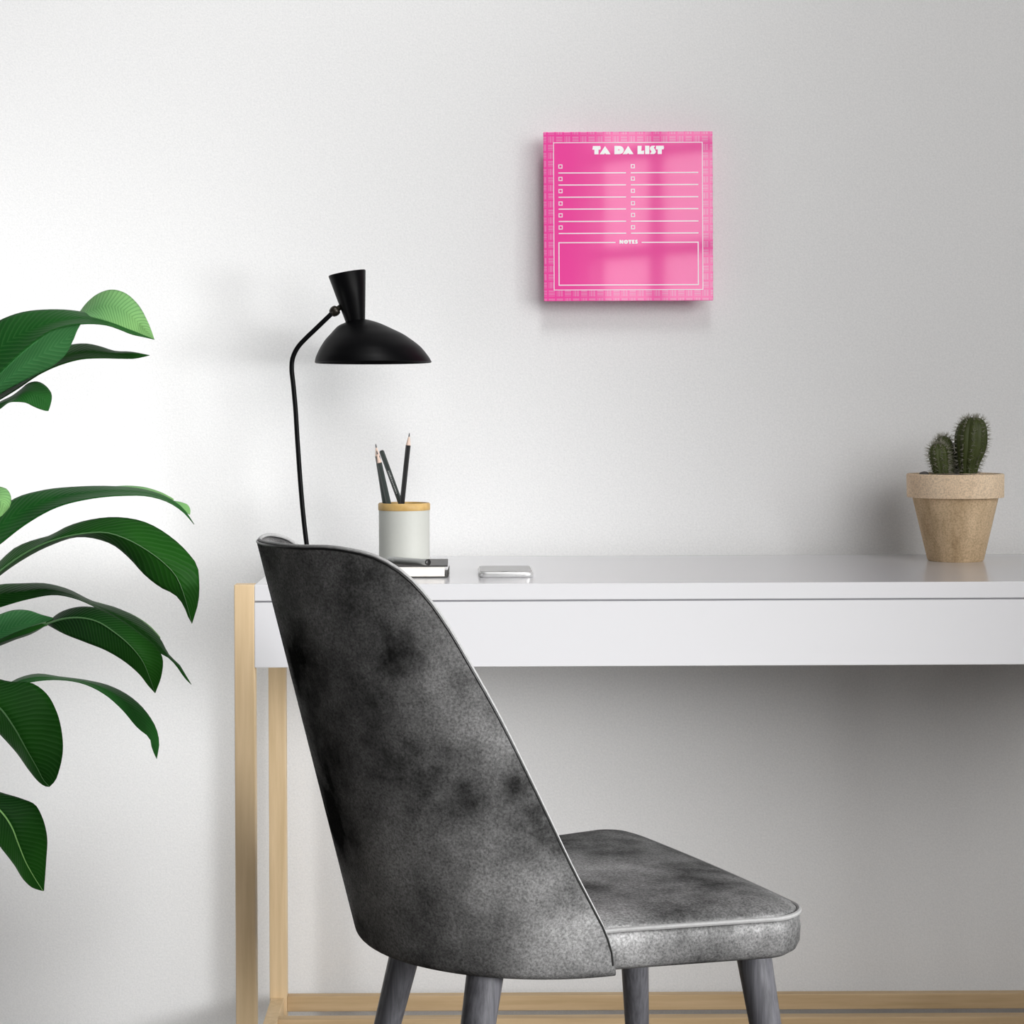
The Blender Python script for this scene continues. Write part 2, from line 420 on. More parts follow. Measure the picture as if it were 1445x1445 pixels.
for a, z in cols:
    line = []
    hgt = z - ZB
    rb = RB
    for k in range(6):                       # rounded bottom
        t = k / 6 * math.pi / 2
        line.append(cpt(a, ZB + rb * (1 - math.sin(t)) * 0 + rb * (1 - math.cos(t)), rb * (1 - math.sin(t))))
    for k in range(NR):
        line.append(cpt(a, ZB + rb + (hgt - rb) * k / (NR - 1)))
    for k in range(1, 8):                    # rolled rim
        t = k / 8 * math.pi
        zz = z + math.sin(t) * min(0.004, hgt * 0.3)
        line.append(cpt(a, z, TH * (1 - math.cos(t)) / 2, zz - z - DROP * hgt / 0.45 * (1 - math.cos(t)) / 2))
    for k in range(NR):
        zi = z - DROP * hgt / 0.45; line.append(cpt(a, zi - (zi - ZB - 0.001) * k / (NR - 1), TH))
    grid.append([bm.verts.new(p) for p in line])
for c0, c1 in zip(grid, grid[1:]):
    n = len(c0)
    for i in range(n):
        j = (i + 1) % n
        try: bm.faces.new((c0[i], c1[i], c1[j], c0[j]))
        except ValueError: pass
for c in (grid[0], grid[-1]): bm.faces.new(c)
bmesh.ops.remove_doubles(bm, verts=bm.verts[:], dist=1e-5)
link('backrest', bm, M['velvet'], chair, sharp=60)
bm = bmesh.new()
tube(bm, [cpt(a, z, 0.0005, 0.0008) for a, z in cols], 0.0013, 8)
link('seam', bm, M['blackplastic'], chair)
bm = bmesh.new()
tube(bm, [cpt(a, z, 0.003, 0.0030 * min(1, (z - ZB - 0.0125) / 0.05)) for a, z in cols], 0.0019, 8)
link('rim_piping', bm, M['piping'], chair)
# seat: plan outline in chair coordinates
XF = 0.222
def seat_outline(inset=0.0, n=22):
    """closed plan outline, chair coords (x forward, y far)"""
    w0, w1, xf, r = 0.198 - inset, 0.2245 - inset, XF - inset, max(0.05 - inset, 0.01)
    pts = []
    ya = [(-0.0, w0), (xf - r, w1)]
    # far side going forward
    for k in range(n): pts.append((ya[0][0] + (ya[1][0] - ya[0][0]) * k / n, ya[0][1] + (ya[1][1] - ya[0][1]) * k / n))
    for k in range(n):
        t = k / n * math.pi / 2
        pts.append((xf - r + r * math.sin(t) , w1 - r + r * math.cos(t)))
    for k in range(n):
        y = (w1 - r) * (1 - 2 * k / n)
        pts.append((xf + 0.004 * (1 - (y / (w1 - r)) ** 2), y))
    for k in range(n):
        t = k / n * math.pi / 2
        pts.append((xf - r + r * math.cos(t), -(w1 - r) - r * math.sin(t)))
    for k in range(n): pts.append((ya[1][0] + (ya[0][0] - ya[1][0]) * k / n, -(ya[1][1] + (ya[0][1] - ya[1][1]) * k / n)))
    for k in range(2 * n):
        t = k / (2 * n) * math.pi
        pts.append((-(0.195 - inset) * math.sin(t), -w0 * math.cos(t)))
    return pts
def seat_ring(inset, z):
    return [CC + CF * x + CS * y + Vector((0, 0, z)) for x, y in seat_outline(inset)]
ZP = ZC - 0.5345
bm = bmesh.new()
prof = [(0.03, ZB + 0.002), (0.012, ZB + 0.003), (0.004, ZB + 0.008), (0.0, ZB + 0.016), (-0.001, ZB + 0.03), (0.0, ZP - 0.006), (0.003, ZP - 0.001)]
rings(bm, [seat_ring(i, z) for i, z in prof], True, True)
link('seat_base', bm, M['velvet'], chair, sharp=60)
bm = bmesh.new()
prof = [(0.004, ZP - 0.001), (0.0035, ZP + 0.002), (0.008, ZP + 0.006), (0.02, ZP + 0.010), (0.045, ZP + 0.014), (0.08, ZP + 0.016), (0.13, ZP + 0.017), (0.18, ZP + 0.0175)]
rings(bm, [seat_ring(i, z) for i, z in prof], True, True)
link('seat_cushion', bm, M['velvet'], chair, sharp=60)
bm = bmesh.new()
ring = seat_ring(0.0005, ZP + 0.0005)
tube(bm, ring + [ring[0]], 0.0027, 8)
link('seat_piping', bm, M['seat_piping'], chair)
for lx, ly, sx, sy in ((-0.122, -0.13, -0.09, -0.053), (-0.100, 0.13, -0.09, 0.053), (0.183, -0.15, 0.044, -0.06), (0.187, 0.14, 0.044, 0.06)):
    t0 = CC + CF * lx + CS * ly
    top = Vector((t0.x, t0.y, ZB + 0.012))
    bot = Vector((t0.x, t0.y, 0)) + CF * sx + CS * sy
    bm = bmesh.new()
    pts = [top.lerp(bot, i / 10) for i in range(11)]
    rr = [0.0202 + (0.0095 - 0.0202) * i / 10 for i in range(11)]
    rings(bm, [[p + Vector((r * math.cos(a), r * math.sin(a), 0)) for a in [2 * math.pi * q / 28 for q in range(28)]] for p, r in zip(pts, rr)])
    link('leg', bm, M['legwood'], chair)

# ------------------------------------------------------------------ wall sign
ZS = YW - 0.042             # front face depth
PR = (PX0, PY0)
c0 = PY(886.6, 305.1, ZS)
SC = (ZS - CAM.y) / F        # metres per pixel there
sign = thing('wall_planner', 'square glossy pink acrylic checklist board headed TA DA LIST, on the wall', 'sign', (c0.x, YW, c0.z), (0, ROLL * 0, 0))
def sg(px, py, d=0.0):
    p = PY(px, py, ZS); return Vector((p.x, ZS - d, p.z))
def pink_mat():
    m, n, l, b = nm('pink_acrylic')
    tc = n.new('ShaderNodeTexCoord'); sp_ = n.new('ShaderNodeSeparateXYZ'); l.new(tc.outputs['Object'], sp_.inputs[0])
    X, Z = sp_.outputs[0], sp_.outputs[2]
    def ma(op, a, bb=None, cc=None):
        k = n.new('ShaderNodeMath'); k.operation = op
        for i, v in enumerate((a, bb, cc)):
            if v is None: continue
            if isinstance(v, (int, float)): k.inputs[i].default_value = v
            else: l.new(v, k.inputs[i])
        return k.outputs[0]
    p = 11.42 * SC
    ix, iz = ma('DIVIDE', ma('ADD', X, 10 * p), p), ma('DIVIDE', ma('ADD', Z, 10 * p), p)
    par = ma('MODULO', ma('ADD', ma('FLOOR', ix), ma('FLOOR', iz)), 2.0)
    fx, fz = ma('FRACT', ix), ma('FRACT', iz)
    sx = ma('GREATER_THAN', ma('SINE', ma('MULTIPLY', fx, 6.283 * 3.0)), -0.1)
    sz = ma('GREATER_THAN', ma('SINE', ma('MULTIPLY', fz, 6.283 * 3.0)), -0.1)
    stripe = ma('ADD', ma('MULTIPLY', sx, par), ma('MULTIPLY', sz, ma('SUBTRACT', 1.0, par)))
    ed = ma('MULTIPLY', ma('MULTIPLY', ma('GREATER_THAN', fx, 0.12), ma('LESS_THAN', fx, 0.9)), ma('MULTIPLY', ma('GREATER_THAN', fz, 0.12), ma('LESS_THAN', fz, 0.9)))
    stripe = ma('MULTIPLY', ma('ADD', ma('MULTIPLY', stripe, 0.62), 0.3), ed)
    out_ = ma('GREATER_THAN', ma('MAXIMUM', ma('ABSOLUTE', X), ma('ABSOLUTE', Z)), 104.5 * SC)
    fac = ma('MULTIPLY', stripe, out_)
    mx = n.new('ShaderNodeMix'); mx.data_type = 'RGBA'
    mx.inputs[6].default_value = (0.95, 0.082, 0.39, 1); mx.inputs[7].default_value = (0.90, 0.24, 0.51, 1)
    l.new(fac, mx.inputs[0]); l.new(mx.outputs[2], b.inputs['Base Color'])
    b.inputs['Roughness'].default_value = 0.05; b.inputs['Specular IOR Level'].default_value = 0.36
    return m
M['pink'] = pink_mat()
bm = bmesh.new()
h = 119.4 * SC
box(bm, (c0.x - h, ZS, c0.z - h), (c0.x + h, ZS + 0.006, c0.z + h), 0.0006)
link('board', bm, M['pink'], sign, sharp=30)
for sx in (-1, 1):
    for sz in (-1, 1):
        bm = bmesh.new()
        x, z = c0.x + sx * 0.075, c0.z + sz * 0.075
        rings(bm, [[(x + 0.009 * math.cos(a), y, z + 0.009 * math.sin(a)) for a in [2 * math.pi * q / 20 for q in range(20)]] for y in (ZS + 0.006, YW)])
        link('standoff', bm, M['metal'], sign)
DP = 0.0003
def rect(bm, x0, y0, x1, y1):
    v = [bm.verts.new((c0.x + (x - 886.6) * SC, ZS - DP, c0.z - (y - 305.1) * SC)) for x, y in ((x0, y0), (x1, y0), (x1, y1), (x0, y1))]
    bm.faces.new(v)
def poly(bm, pts):
    v = [bm.verts.new((c0.x + (x - 886.6) * SC, ZS - DP, c0.z - (y - 305.1) * SC)) for x, y in pts]
    bm.faces.new(v)
bm = bmesh.new()
x0, y0, x1, y1, w = 781.0, 200.6, 992.0, 409.4, 1.1
rect(bm, x0, y0, x1, y0 + w); rect(bm, x0, y1 - w, x1, y1); rect(bm, x0, y0 + w, x0 + w, y1 - w); rect(bm, x1 - w, y0 + w, x1, y1 - w)
link('border_line', bm, M['print'], sign, smooth=False)
bm = bmesh.new()
x0, y0, x1, y1, w = 787.8, 341.4, 985.8, 402.8, 1.5
rect(bm, x0, y0, 868.4, y0 + w); rect(bm, 905.2, y0, x1, y0 + w); rect(bm, x0, y1 - w, x1, y1); rect(bm, x0, y0 + w, x0 + w, y1 - w); rect(bm, x1 - w, y0 + w, x1, y1 - w)
link('notes_box', bm, M['print'], sign, smooth=False)
for xa, xb in ((788.2, 883.6), (890.3, 985.6)):
    for yb, yl in zip((234.6, 252.1, 269.3, 286.8, 303.5, 320.7), (243.8, 260.8, 278.0, 294.8, 312.2, 329.1)):
        bm = bmesh.new(); rect(bm, xa, yl - 0.8, xb, yl + 0.8)
        link('writing_line', bm, M['print'], sign, smooth=False)
        bm = bmesh.new(); a, w = 2.9, 1.25
        cx = xa + 2.9
        rect(bm, cx - a, yb - a, cx + a, yb - a + w); rect(bm, cx - a, yb + a - w, cx + a, yb + a)
        rect(bm, cx - a, yb - a + w, cx - a + w, yb + a - w); rect(bm, cx + a - w, yb - a + w, cx + a, yb + a - w)
        link('checkbox', bm, M['print'], sign, smooth=False)
# lettering
TA = lambda x, y: (760 + x / 11.115, 180 + y / 11.115)
TB = lambda x, y: (880 + x / 11.115, 180 + y / 11.115)
bm = bmesh.new()
def glyph(f, pts): poly(bm, [f(*p) for p in pts])
def Tg(f, x0):
    glyph(f, [(x0 + 8, 287), (x0 + 127, 287), (x0 + 132, 318), (x0 + 126, 345), (x0 + 97, 345), (x0 + 97, 418), (x0 + 32, 418), (x0 + 32, 345), (x0, 345), (x0 + 4, 318)])
def Ag(f, xa, hw=86):
    glyph(f, [(xa, 287), (xa + hw, 418), (xa + 14, 418), (xa, 398), (xa - 14, 418), (xa - hw, 418)])
Tg(TA, 848); Ag(TA, 1047)
# D with pin-hole counter: outline bridged to the hole
arc = [(1270 + 72 * math.sin(t), 352 - 65 * math.cos(t)) for t in [math.pi * k / 14 for k in range(15)]]
hole = [(1263 + 11 * math.cos(t), 350 + 11 * math.sin(t)) for t in [-2 * math.pi * k / 10 - math.pi for k in range(11)]]
glyph(TA, [(1193, 350.2), (1193, 287)] + arc + [(1193, 418), (1193, 350)] + [(hole[0][0], hole[0][1] + 0.1)] + hole[1:-1] + [(hole[-1][0], hole[-1][1] - 0.1 + 0.2)])
Ag(TB, 75)
glyph(TB, [(222, 287), (288, 287), (282, 368), (328, 360), (324, 418), (222, 418)])
glyph(TB, [(342, 287), (408, 287), (408, 418), (342, 418)])
glyph(TB, [(500, 290), (478, 318), (496, 345), (512, 375), (502, 405), (478, 418), (422, 418), (422, 400), (444, 384), (424, 356), (416, 330), (424, 303), (446, 287), (500, 287)])
Tg(TB, 506)
link('title_lettering', bm, M['title'], sign, smooth=False)
bm = bmesh.new()
N0, N1 = 338.5, 344.0
poly(bm, [(874, N0), (876, N0), (877.6, 341), (877.6, N0), (879.4, N0), (879.4, N1), (877.4, N1), (875.6, 341.6), (875.6, N1), (874, N1)])
ao = [(883.1 + 3.0 * math.cos(t), 341.25 + 2.85 * math.sin(t)) for t in [2 * math.pi * k / 18 for k in range(19)]]
ai = [(883.1 + 0.8 * math.cos(t), 341.25 + 0.8 * math.sin(t)) for t in [2 * math.pi * k / 18 for k in range(19)]]
for k in range(18): poly(bm, [ao[k], ao[k + 1], ai[k + 1], ai[k]])
poly(bm, [(886.4, N0), (891.2, N0), (891.2, N0 + 2), (889.9, N0 + 2), (889.9, N1), (887.7, N1), (887.7, N0 + 2), (886.4, N0 + 2)])
poly(bm, [(891.8, N0), (895.2, N0), (895.2, N0 + 1.4), (893.9, N0 + 1.4), (893.9, N0 + 2.2), (895, N0 + 2.2), (895, N0 + 3.3), (893.9, N0 + 3.3), (893.9, N1 - 1.4), (895.3, N1 - 1.4), (895.3, N1), (891.8, N1)])
poly(bm, [(899.6, N0), (899.3, N0 + 1.2), (898.2, N0 + 1.5), (899.9, N0 + 3.4), (899.3, N1 - .4), (898, N1), (895.8, N1), (895.9, N1 - 1.2), (897.4, N1 - 1.6), (895.8, N0 + 2.2), (896.2, N0 + .5), (897.4, N0)])
link('notes_lettering', bm, M['title'], sign, smooth=False)
bpy.context.view_layer.update()

# ------------------------------------------------------------------ desk lamp
YL = 0.365
lp = [PY(x, y, YL) for x, y in ((419.6, 620), (416.9, 576), (413.6, 540), (411.6, 520), (412.4, 508), (415.5, 498.5), (421, 489), (431, 478), (443, 466.5), (455, 455), (468, 442.5))]
pb = PY(435.5, 800, YL)
pb.z = ZT
lamp = thing('desk_lamp', 'black metal desk lamp with domed shade and bent thin stem behind the chair', 'lamp', (pb.x, pb.y, ZT))
bm = bmesh.new(); lathe(bm, [(0.047, ZT), (0.050, ZT + 0.001), (0.050, ZT + 0.006), (0.047, ZT + 0.008), (0.006, ZT + 0.009)], (pb.x, pb.y, 0))
link('base', bm, M['black'], lamp)
bm = bmesh.new(); tube(bm, catmull([pb + Vector((0, 0, 0.008)), PY(433, 770, YL)] + lp, 70), 0.0036, 14)
link('stem', bm, M['black'], lamp)
bm = bmesh.new()
j = PY(472.5, 439, YL); j2 = PY(486, 429, YL)
axd = (j2 - j).normalized()
tube(bm, [j - axd * 0.0075, j - axd * 0.006, j - axd * 0.002, j + axd * 0.002, j + axd * 0.005, j + axd * 0.0065, j + axd * 0.008, j2], [0.004, 0.0062, 0.0078, 0.008, 0.0068, 0.0042, 0.0042, 0.0042], 20)
link('swivel_joint', bm, M['bronze'], lamp)
bm = bmesh.new()
ct, cb = PY(489.6, 385, YL), PY(502, 455, YL)
ax = (cb - ct).normalized(); u = Vector((0, 1, 0)); v = ax.cross(u)
sc = (YL - CAM.y) / F
def cring(t, r): return [ct.lerp(cb, t) + (u * math.cos(a) + v * math.sin(a)) * r for a in [2 * math.pi * q / 48 for q in range(48)]]
rings(bm, [cring(0.10, 22 * sc), cring(0.02, 25.2 * sc), cring(0.0, 26 * sc), cring(0.015, 26.6 * sc), cring(0.5, 20.2 * sc), cring(0.97, 13.9 * sc), cring(1.0, 13.2 * sc)], True, True)
link('neck_cone', bm, M['black'], lamp)
# shade: stacked rings whose centre drifts
L_ = [(449, 497, 507), (452.2, 488, 524), (455.5, 480, 534.5), (460, 475.5 - 1, 545), (465, 473, 555.5), (471.5, 466, 569), (478, 460, 578.8), (484, 455.7, 587), (490, 452, 594), (496.7, 448.7, 599.7), (504, 445.6, 605.2), (511, 444.2, 609.2)]
L_[3] = (460, 476.8, 545)
L_[1] = (452.2, 492.5, 524); L_[2] = (455.5, 486, 534.5); L_[4] = (465, 471.8, 555.5)
def shade_ring(y, xl, xr, k=0.0):
    a_, b_ = PY(xl, y, YL), PY(xr, y, YL)
    c_ = (a_ + b_) / 2; r = (b_.x - a_.x) / 2 - k
    return [c_ + Vector((r * math.cos(a), r * math.sin(a) * 0.97, -k)) for a in [2 * math.pi * q / 64 for q in range(64)]]
def dome_levels(n=26):
    yl = [p[0] for p in L_]
    lf = catmull([(p[0], p[1], 0) for p in L_], n); out = []
    def itp(pts, y):
        for p, q in zip(pts, pts[1:]):
            if p[0] <= y <= q[0] + 1e-6: return p[1] + (q[1] - p[1]) * (y - p[0]) / max(q[0] - p[0], 1e-6)
        return pts[-1][1]
    le = [(v.x, v.y) for v in catmull([(p[0], p[1], 0) for p in L_], 80)]
    re = [(v.x, v.y) for v in catmull([(p[0], p[2], 0) for p in L_], 80)]
    for i in range(n):
        y = 449 + 62 * (i / (n - 1)) ** 1.0
        out.append((y, itp(le, y), itp(re, y)))
    return out
dl = dome_levels()
bm = bmesh.new()
rings(bm, [shade_ring(*d) for d in dl] + [shade_ring(*d, k=0.0012) for d in dl[::-1]], True, True)
link('shade', bm, M['black'], lamp, sharp=50)
bm = bmesh.new()
bc = PY(516, 480, YL)
lathe(bm, [(0.002, 0.012), (0.012, 0.010), (0.02, 0.0), (0.0215, -0.010), (0.018, -0.020), (0.009, -0.0265), (0.001, -0.028)], bc, 24)
link('bulb', bm, M['bulb'], lamp)

# ------------------------------------------------------------------ pen cup and pencils
YC = 0.30
sc = (YC - 0.0 - CAM.y) / F
cc = PY(570.5, 760, YC); cx = cc.x
rC = 36.3 * sc
zr = PY(570, 709.5, YC).z; zb2 = PY(570, 721.5, YC - rC).z
cup = thing('pen_cup', 'pale grey ceramic pencil cup with wooden rim behind the book on the desk', 'cup', (cx, YC, ZT))
bm = bmesh.new(); lathe(bm, [(rC - 0.003, ZT), (rC - 0.0005, ZT + 0.002), (rC - 0.0004, zb2), (rC - 0.0035, zb2), (rC - 0.004, ZT + 0.005)], (cx, YC, 0))
link('body', bm, M['ceramic'], cup)
bm = bmesh.new()
n = 64
prof = [(rC - 0.0042, zb2 + 0.0001), (rC, zb2 + 0.0001), (rC + 0.0005, zb2 + 0.001), (rC + 0.0005, zr - 0.002), (rC - 0.0008, zr), (rC - 0.0036, zr), (rC - 0.0042, zr - 0.001)]
vs = [[bm.verts.new((cx + r * math.cos(2 * math.pi * k / n), YC + r * math.sin(2 * math.pi * k / n), z)) for k in range(n)] for r, z in prof]
for i in range(len(vs)):
    a_, b_ = vs[i], vs[(i + 1) % len(vs)]
    for k in range(n): bm.faces.new((a_[k], a_[(k + 1) % n], b_[(k + 1) % n], b_[k]))
link('wooden_rim', bm, M['bamboo'], cup)
def pencil(tip, low, Y, kind, mat, label, Yl=None):
    Yl = Y if Yl is None else Yl
    t, q = PY(*tip, Y), PY(*low, Yl)
    d = (q - t).normalized()
    L = (t.z - (ZT + 0.0085)) / -d.z
    bot = t + d * L
    o = thing('pencil' , label, 'pencil', bot, group='pencils in the grey cup')
    u = d.cross(Vector((0, 1, 0))).normalized(); v = d.cross(u)
    r = 0.0036
    def hx(s, rr, n=6, off=0.0): return [t + d * s + (u * math.cos(a + off) + v * math.sin(a + off)) * rr for a in [2 * math.pi * k / n for k in range(n)]]
    if kind == 'tip':
        tl = 0.018
        bm = bmesh.new(); rings(bm, [hx(tl - 0.0005, r * 0.96), hx(tl + 0.0005, r), hx(L, r)], True, True); link('barrel', bm, mat, o, smooth=False)
        bm = bmesh.new(); rings(bm, [hx(0.0055, r * 0.33, 12), hx(tl, r * 0.97, 12)], True, True); link('wood_tip', bm, M['pencilwood'], o)
        bm = bmesh.new(); rings(bm, [hx(0, r * 0.1, 12), hx(0.001, r * 0.2, 12), hx(0.0055, r * 0.33, 12)], True, True); link('lead', bm, M['graphite'], o)
    else:
        bm = bmesh.new(); rings(bm, [hx(0, r * 0.55), hx(0.0012, r * 0.9), hx(0.003, r), hx(L, r)], True, True); link('barrel', bm, mat, o, smooth=False)
        bm = bmesh.new()
        s = 0.032
        face = -v if (-v).y < 0 else v
        fa = (Vector((0, -1, 0)) - d * (-d.y)).normalized()
        su = d.cross(fa).normalized()
        while s < 0.066:
            w_ = random.uniform(0.0008, 0.0022)
            c_ = t + d * s + fa * (r * 1.01)
            hgt = 0.0014 if s < 0.048 else 0.0009
            a_ = [c_ - su * hgt, c_ + su * hgt, c_ + su * hgt * 0.8 + d * w_, c_ - su * hgt * random.uniform(-0.5, 1) + d * w_]
            bm.faces.new([bm.verts.new(p) for p in a_])
            s += w_ + random.uniform(0.0004, 0.0012)
        link('imprint', bm, M['imprint'], o, smooth=False)
    return o
pencil((530.2, 626.5), (543.2, 711), 0.300, 'tip', M['greenblack'], 'dark pencil leaning furthest left in the cup, sharp tip above its neighbour')
pencil((531.5, 636), (548.5, 711), 0.280, 'tip', M['greenblack'], 'dark green pencil in front at left of cup, its bare wood tip partly showing')
pencil((538.0, 635.5), (565.5, 711), 0.311, 'end', M['greenblack'], 'dark green pencil with silver imprint and blunt rounded end upward in the cup')
pencil((577.8, 611), (567.3, 711), 0.290, 'tip', M['blackpaint'], 'tallest black pencil with sharpened tip, leaning right in the cup')

# ------------------------------------------------------------------ notebook, pen, phone
fr = PZ(632, 815.5, ZT)       # front right bottom corner
bk = 0.118; bt = 0.0172
bx0, bx1, by0, by1 = fr.x - 0.15, fr.x, fr.y, fr.y + bk
book = thing('notebook', 'thick notebook with black covers and cream pages lying on desk', 'book', ((bx0 + bx1) / 2, (by0 + by1) / 2, ZT))
bm = bmesh.new(); box(bm, (bx0, by0, ZT + bt - 0.0022), (bx1, by1, ZT + bt), 0.0005); link('front_cover', bm, M['cover'], book, sharp=30)
bm = bmesh.new(); box(bm, (bx0, by0, ZT), (bx1 - 0.003, by1, ZT + 0.0018), 0.0004)
r_ = [[Vector((x, y, z)) for x, z in ((bx1 - 0.003, ZT + 0.0002), (bx1 + 0.0003, ZT + 0.0010), (bx1 + 0.0022, ZT + 0.0072), (bx1 + 0.0012, ZT + 0.0074), (bx1 - 0.0008, ZT + 0.0020), (bx1 - 0.003, ZT + 0.0016))] for y in (by0 + 0.001, by1 - 0.001)]
rings(bm, r_)
link('back_cover', bm, M['cover'], book, sharp=30)
link('page_block', bx((bx0 + 0.004, by0 + 0.002, ZT + 0.0018), (bx1 - 0.0045, by1 - 0.003, ZT + bt - 0.0022), 0.0006), M['paper'], book, sharp=30)
link('spine', bx((bx0 - 0.0018, by0, ZT), (bx0, by1, ZT + bt)), M['cover'], book)
r = 0.0042
p0, p1 = PZ(548.5, 789.6, ZT + bt + r), PZ(604.0, 793.8, ZT + bt + r)
p0.z = p1.z = ZT + bt + r + 0.0002
pen = thing('fineliner_pen', 'silver capped pen with black end lying on the black notebook', 'pen', (p0 + p1) / 2)
d = (p1 - p0).normalized()
L = (p1 - p0).length
bm = bmesh.new(); tube(bm, [p0 + d * L * 0.185, p0 + d * L * 0.2, p1 - d * 0.0012], [r * 0.94, r * 0.98, r * 0.98], 24); link('barrel', bm, M['silver'], pen)
bm = bmesh.new(); tube(bm, [p0, p0 + d * 0.0008, p0 + d * L * 0.17, p0 + d * L * 0.178], [r * 0.8, r * 0.92, r, r * 0.94], 24); link('cap', bm, M['silver'], pen)
bm = bmesh.new(); tube(bm, [p0 + d * L * 0.176, p0 + d * L * 0.187], r * 0.8, 20); link('seam', bm, M['blackplastic'], pen)
bm = bmesh.new(); tube(bm, [p1 - d * 0.0016, p1 - d * 0.001, p1 + d * 0.001, p1 + d * 0.0014], [r * 0.98, r * 1.0, r * 1.0, r * 0.8], 24); link('end_plug', bm, M['blackplastic'], pen)
# phone
fl_, fr_ = PZ(675.4, 815.3, ZT), PZ(753.5, 815.3, ZT)
yf = (fl_.y + fr_.y) / 2 + 0.001
def rrect(x0, y0, x1, y1, r, z, n=8):
    out = []
    for cx_, cy_, a0 in ((x1 - r, y1 - r, 0), (x0 + r, y1 - r, 90), (x0 + r, y0 + r, 180), (x1 - r, y0 + r, 270)):
        out += [Vector((cx_ + r * math.cos(R(a0 + 90 * k / n)), cy_ + r * math.sin(R(a0 + 90 * k / n)), z)) for k in range(n + 1)]
    return out
x0, x1, y0, y1 = fl_.x, fr_.x, yf, yf + 0.105
phone = thing('smartphone', 'silver smartphone lying face up on the desk right of the notebook', 'phone', ((x0 + x1) / 2, (y0 + y1) / 2, ZT))
bm = bmesh.new()
rings(bm, [rrect(x0 + i, y0 + i, x1 - i, y1 - i, 0.011 - i, ZT + z) for i, z in ((0.0022, 0.0), (0.0006, 0.001), (0, 0.0026), (0, 0.0054), (0.0006, 0.0070), (0.0018, 0.0078))])
link('case', bm, M['steel'], phone, sharp=50)
bm = bmesh.new()
rings(bm, [rrect(x0 + i, y0 + i, x1 - i, y1 - i, 0.011 - i, ZT + z) for i, z in ((0.0019, 0.0078), (0.0021, 0.0082), (0.0026, 0.0084))])
link('screen', bm, M['screen'], phone, sharp=30)
xm = (x0 + x1) / 2 - 0.002
bm = bmesh.new(); rings(bm, [rrect(xm - 0.0045, y0 + 0.0022, xm + 0.0045, y0 + 0.0038, 0.0006, ZT + z) for z in (0.0083, 0.0087)]); link('slot', bm, M['blackplastic'], phone)

# ------------------------------------------------------------------ potted cactus
pf = PZ(1348.5, 794.0, ZT)
YP = pf.y + 38.8 * (pf.y - CAM.y) / F
sc = (YP - CAM.y) / F
pc = PY(1348.0, 720, YP); pxc = pc.x
zrim, zlip = PY(1348, 668.2, YP).z, PY(1348, 704.3, YP - 0.07).z
cac = thing('potted_cactus', 'small green cactus in tapered sandy clay pot on right end of desk', 'potted plant', (pxc, YP, ZT))
def clay_mat(name, c1, c2, sc_, lo=0.35, hi=0.7):
    m, n, l, b = nm(name)
    tc = n.new('ShaderNodeTexCoord'); mp = n.new('ShaderNodeMapping'); mp.inputs['Scale'].default_value = (1, 1, 0.25)
    n1 = n.new('ShaderNodeTexNoise'); n1.inputs['Scale'].default_value = sc_; n1.inputs['Detail'].default_value = 7; n1.inputs['Roughness'].default_value = 0.65
    n2 = n.new('ShaderNodeTexNoise'); n2.inputs['Scale'].default_value = 420; n2.inputs['Detail'].default_value = 3
    l.new(tc.outputs['Object'], mp.inputs[0]); l.new(mp.outputs[0], n1.inputs['Vector']); l.new(tc.outputs['Object'], n2.inputs['Vector'])
    cr = n.new('ShaderNodeValToRGB')
    cr.color_ramp.elements[0].position = lo; cr.color_ramp.elements[0].color = (*c1, 1)
    cr.color_ramp.elements[1].position = hi; cr.color_ramp.elements[1].color = (*c2, 1)
    l.new(n1.outputs['Fac'], cr.inputs[0])
    c2_ = n.new('ShaderNodeValToRGB')
    c2_.color_ramp.elements[0].position = 0.3; c2_.color_ramp.elements[0].color = (0.78, 0.76, 0.73, 1)
    c2_.color_ramp.elements[1].position = 0.6; c2_.color_ramp.elements[1].color = (1.08, 1.08, 1.08, 1)
    l.new(n2.outputs['Fac'], c2_.inputs[0])
    mx = n.new('ShaderNodeMix'); mx.data_type = 'RGBA'; mx.blend_type = 'MULTIPLY'; mx.inputs[0].default_value = 1
    l.new(cr.outputs[0], mx.inputs[6]); l.new(c2_.outputs[0], mx.inputs[7]); l.new(mx.outputs[2], b.inputs['Base Color'])
    bp = n.new('ShaderNodeBump'); bp.inputs['Strength'].default_value = 0.3; bp.inputs['Distance'].default_value = 0.001
    l.new(n2.outputs['Fac'], bp.inputs['Height']); l.new(bp.outputs[0], b.inputs['Normal'])
    b.inputs['Roughness'].default_value = 0.85; b.inputs['Specular IOR Level'].default_value = 0.2
    return m
M['clay'] = clay_mat('weathered_clay', (0.46, 0.33, 0.195), (0.78, 0.60, 0.40), 26)
M['clay_rim'] = clay_mat('clean_clay_rim', (0.82, 0.63, 0.44), (0.92, 0.74, 0.54), 14)
rt, rb_, ru = 67.0 * sc, 38.8 * sc, 59.5 * sc
bm = bmesh.new()
lathe(bm, [(rb_ - 0.002, ZT), (rb_, ZT + 0.002), (ru, zlip + 0.002), (ru - 0.008, zlip + 0.002), (rb_ - 0.008, ZT + 0.008)], (pxc, YP, 0))
link('pot_body', bm, M['clay'], cac, sharp=40)
bm = bmesh.new()
prof = [(ru - 0.0075, zlip), (rt - 0.0012, zlip), (rt - 0.0005, zlip + 0.001), (rt, zrim - 0.0015), (rt - 0.0015, zrim), (rt - 0.006, zrim), (rt - 0.0075, zrim - 0.0015)]
n = 72
vs = [[bm.verts.new((pxc + r * math.cos(2 * math.pi * k / n), YP + r * math.sin(2 * math.pi * k / n), z)) for k in range(n)] for r, z in prof]
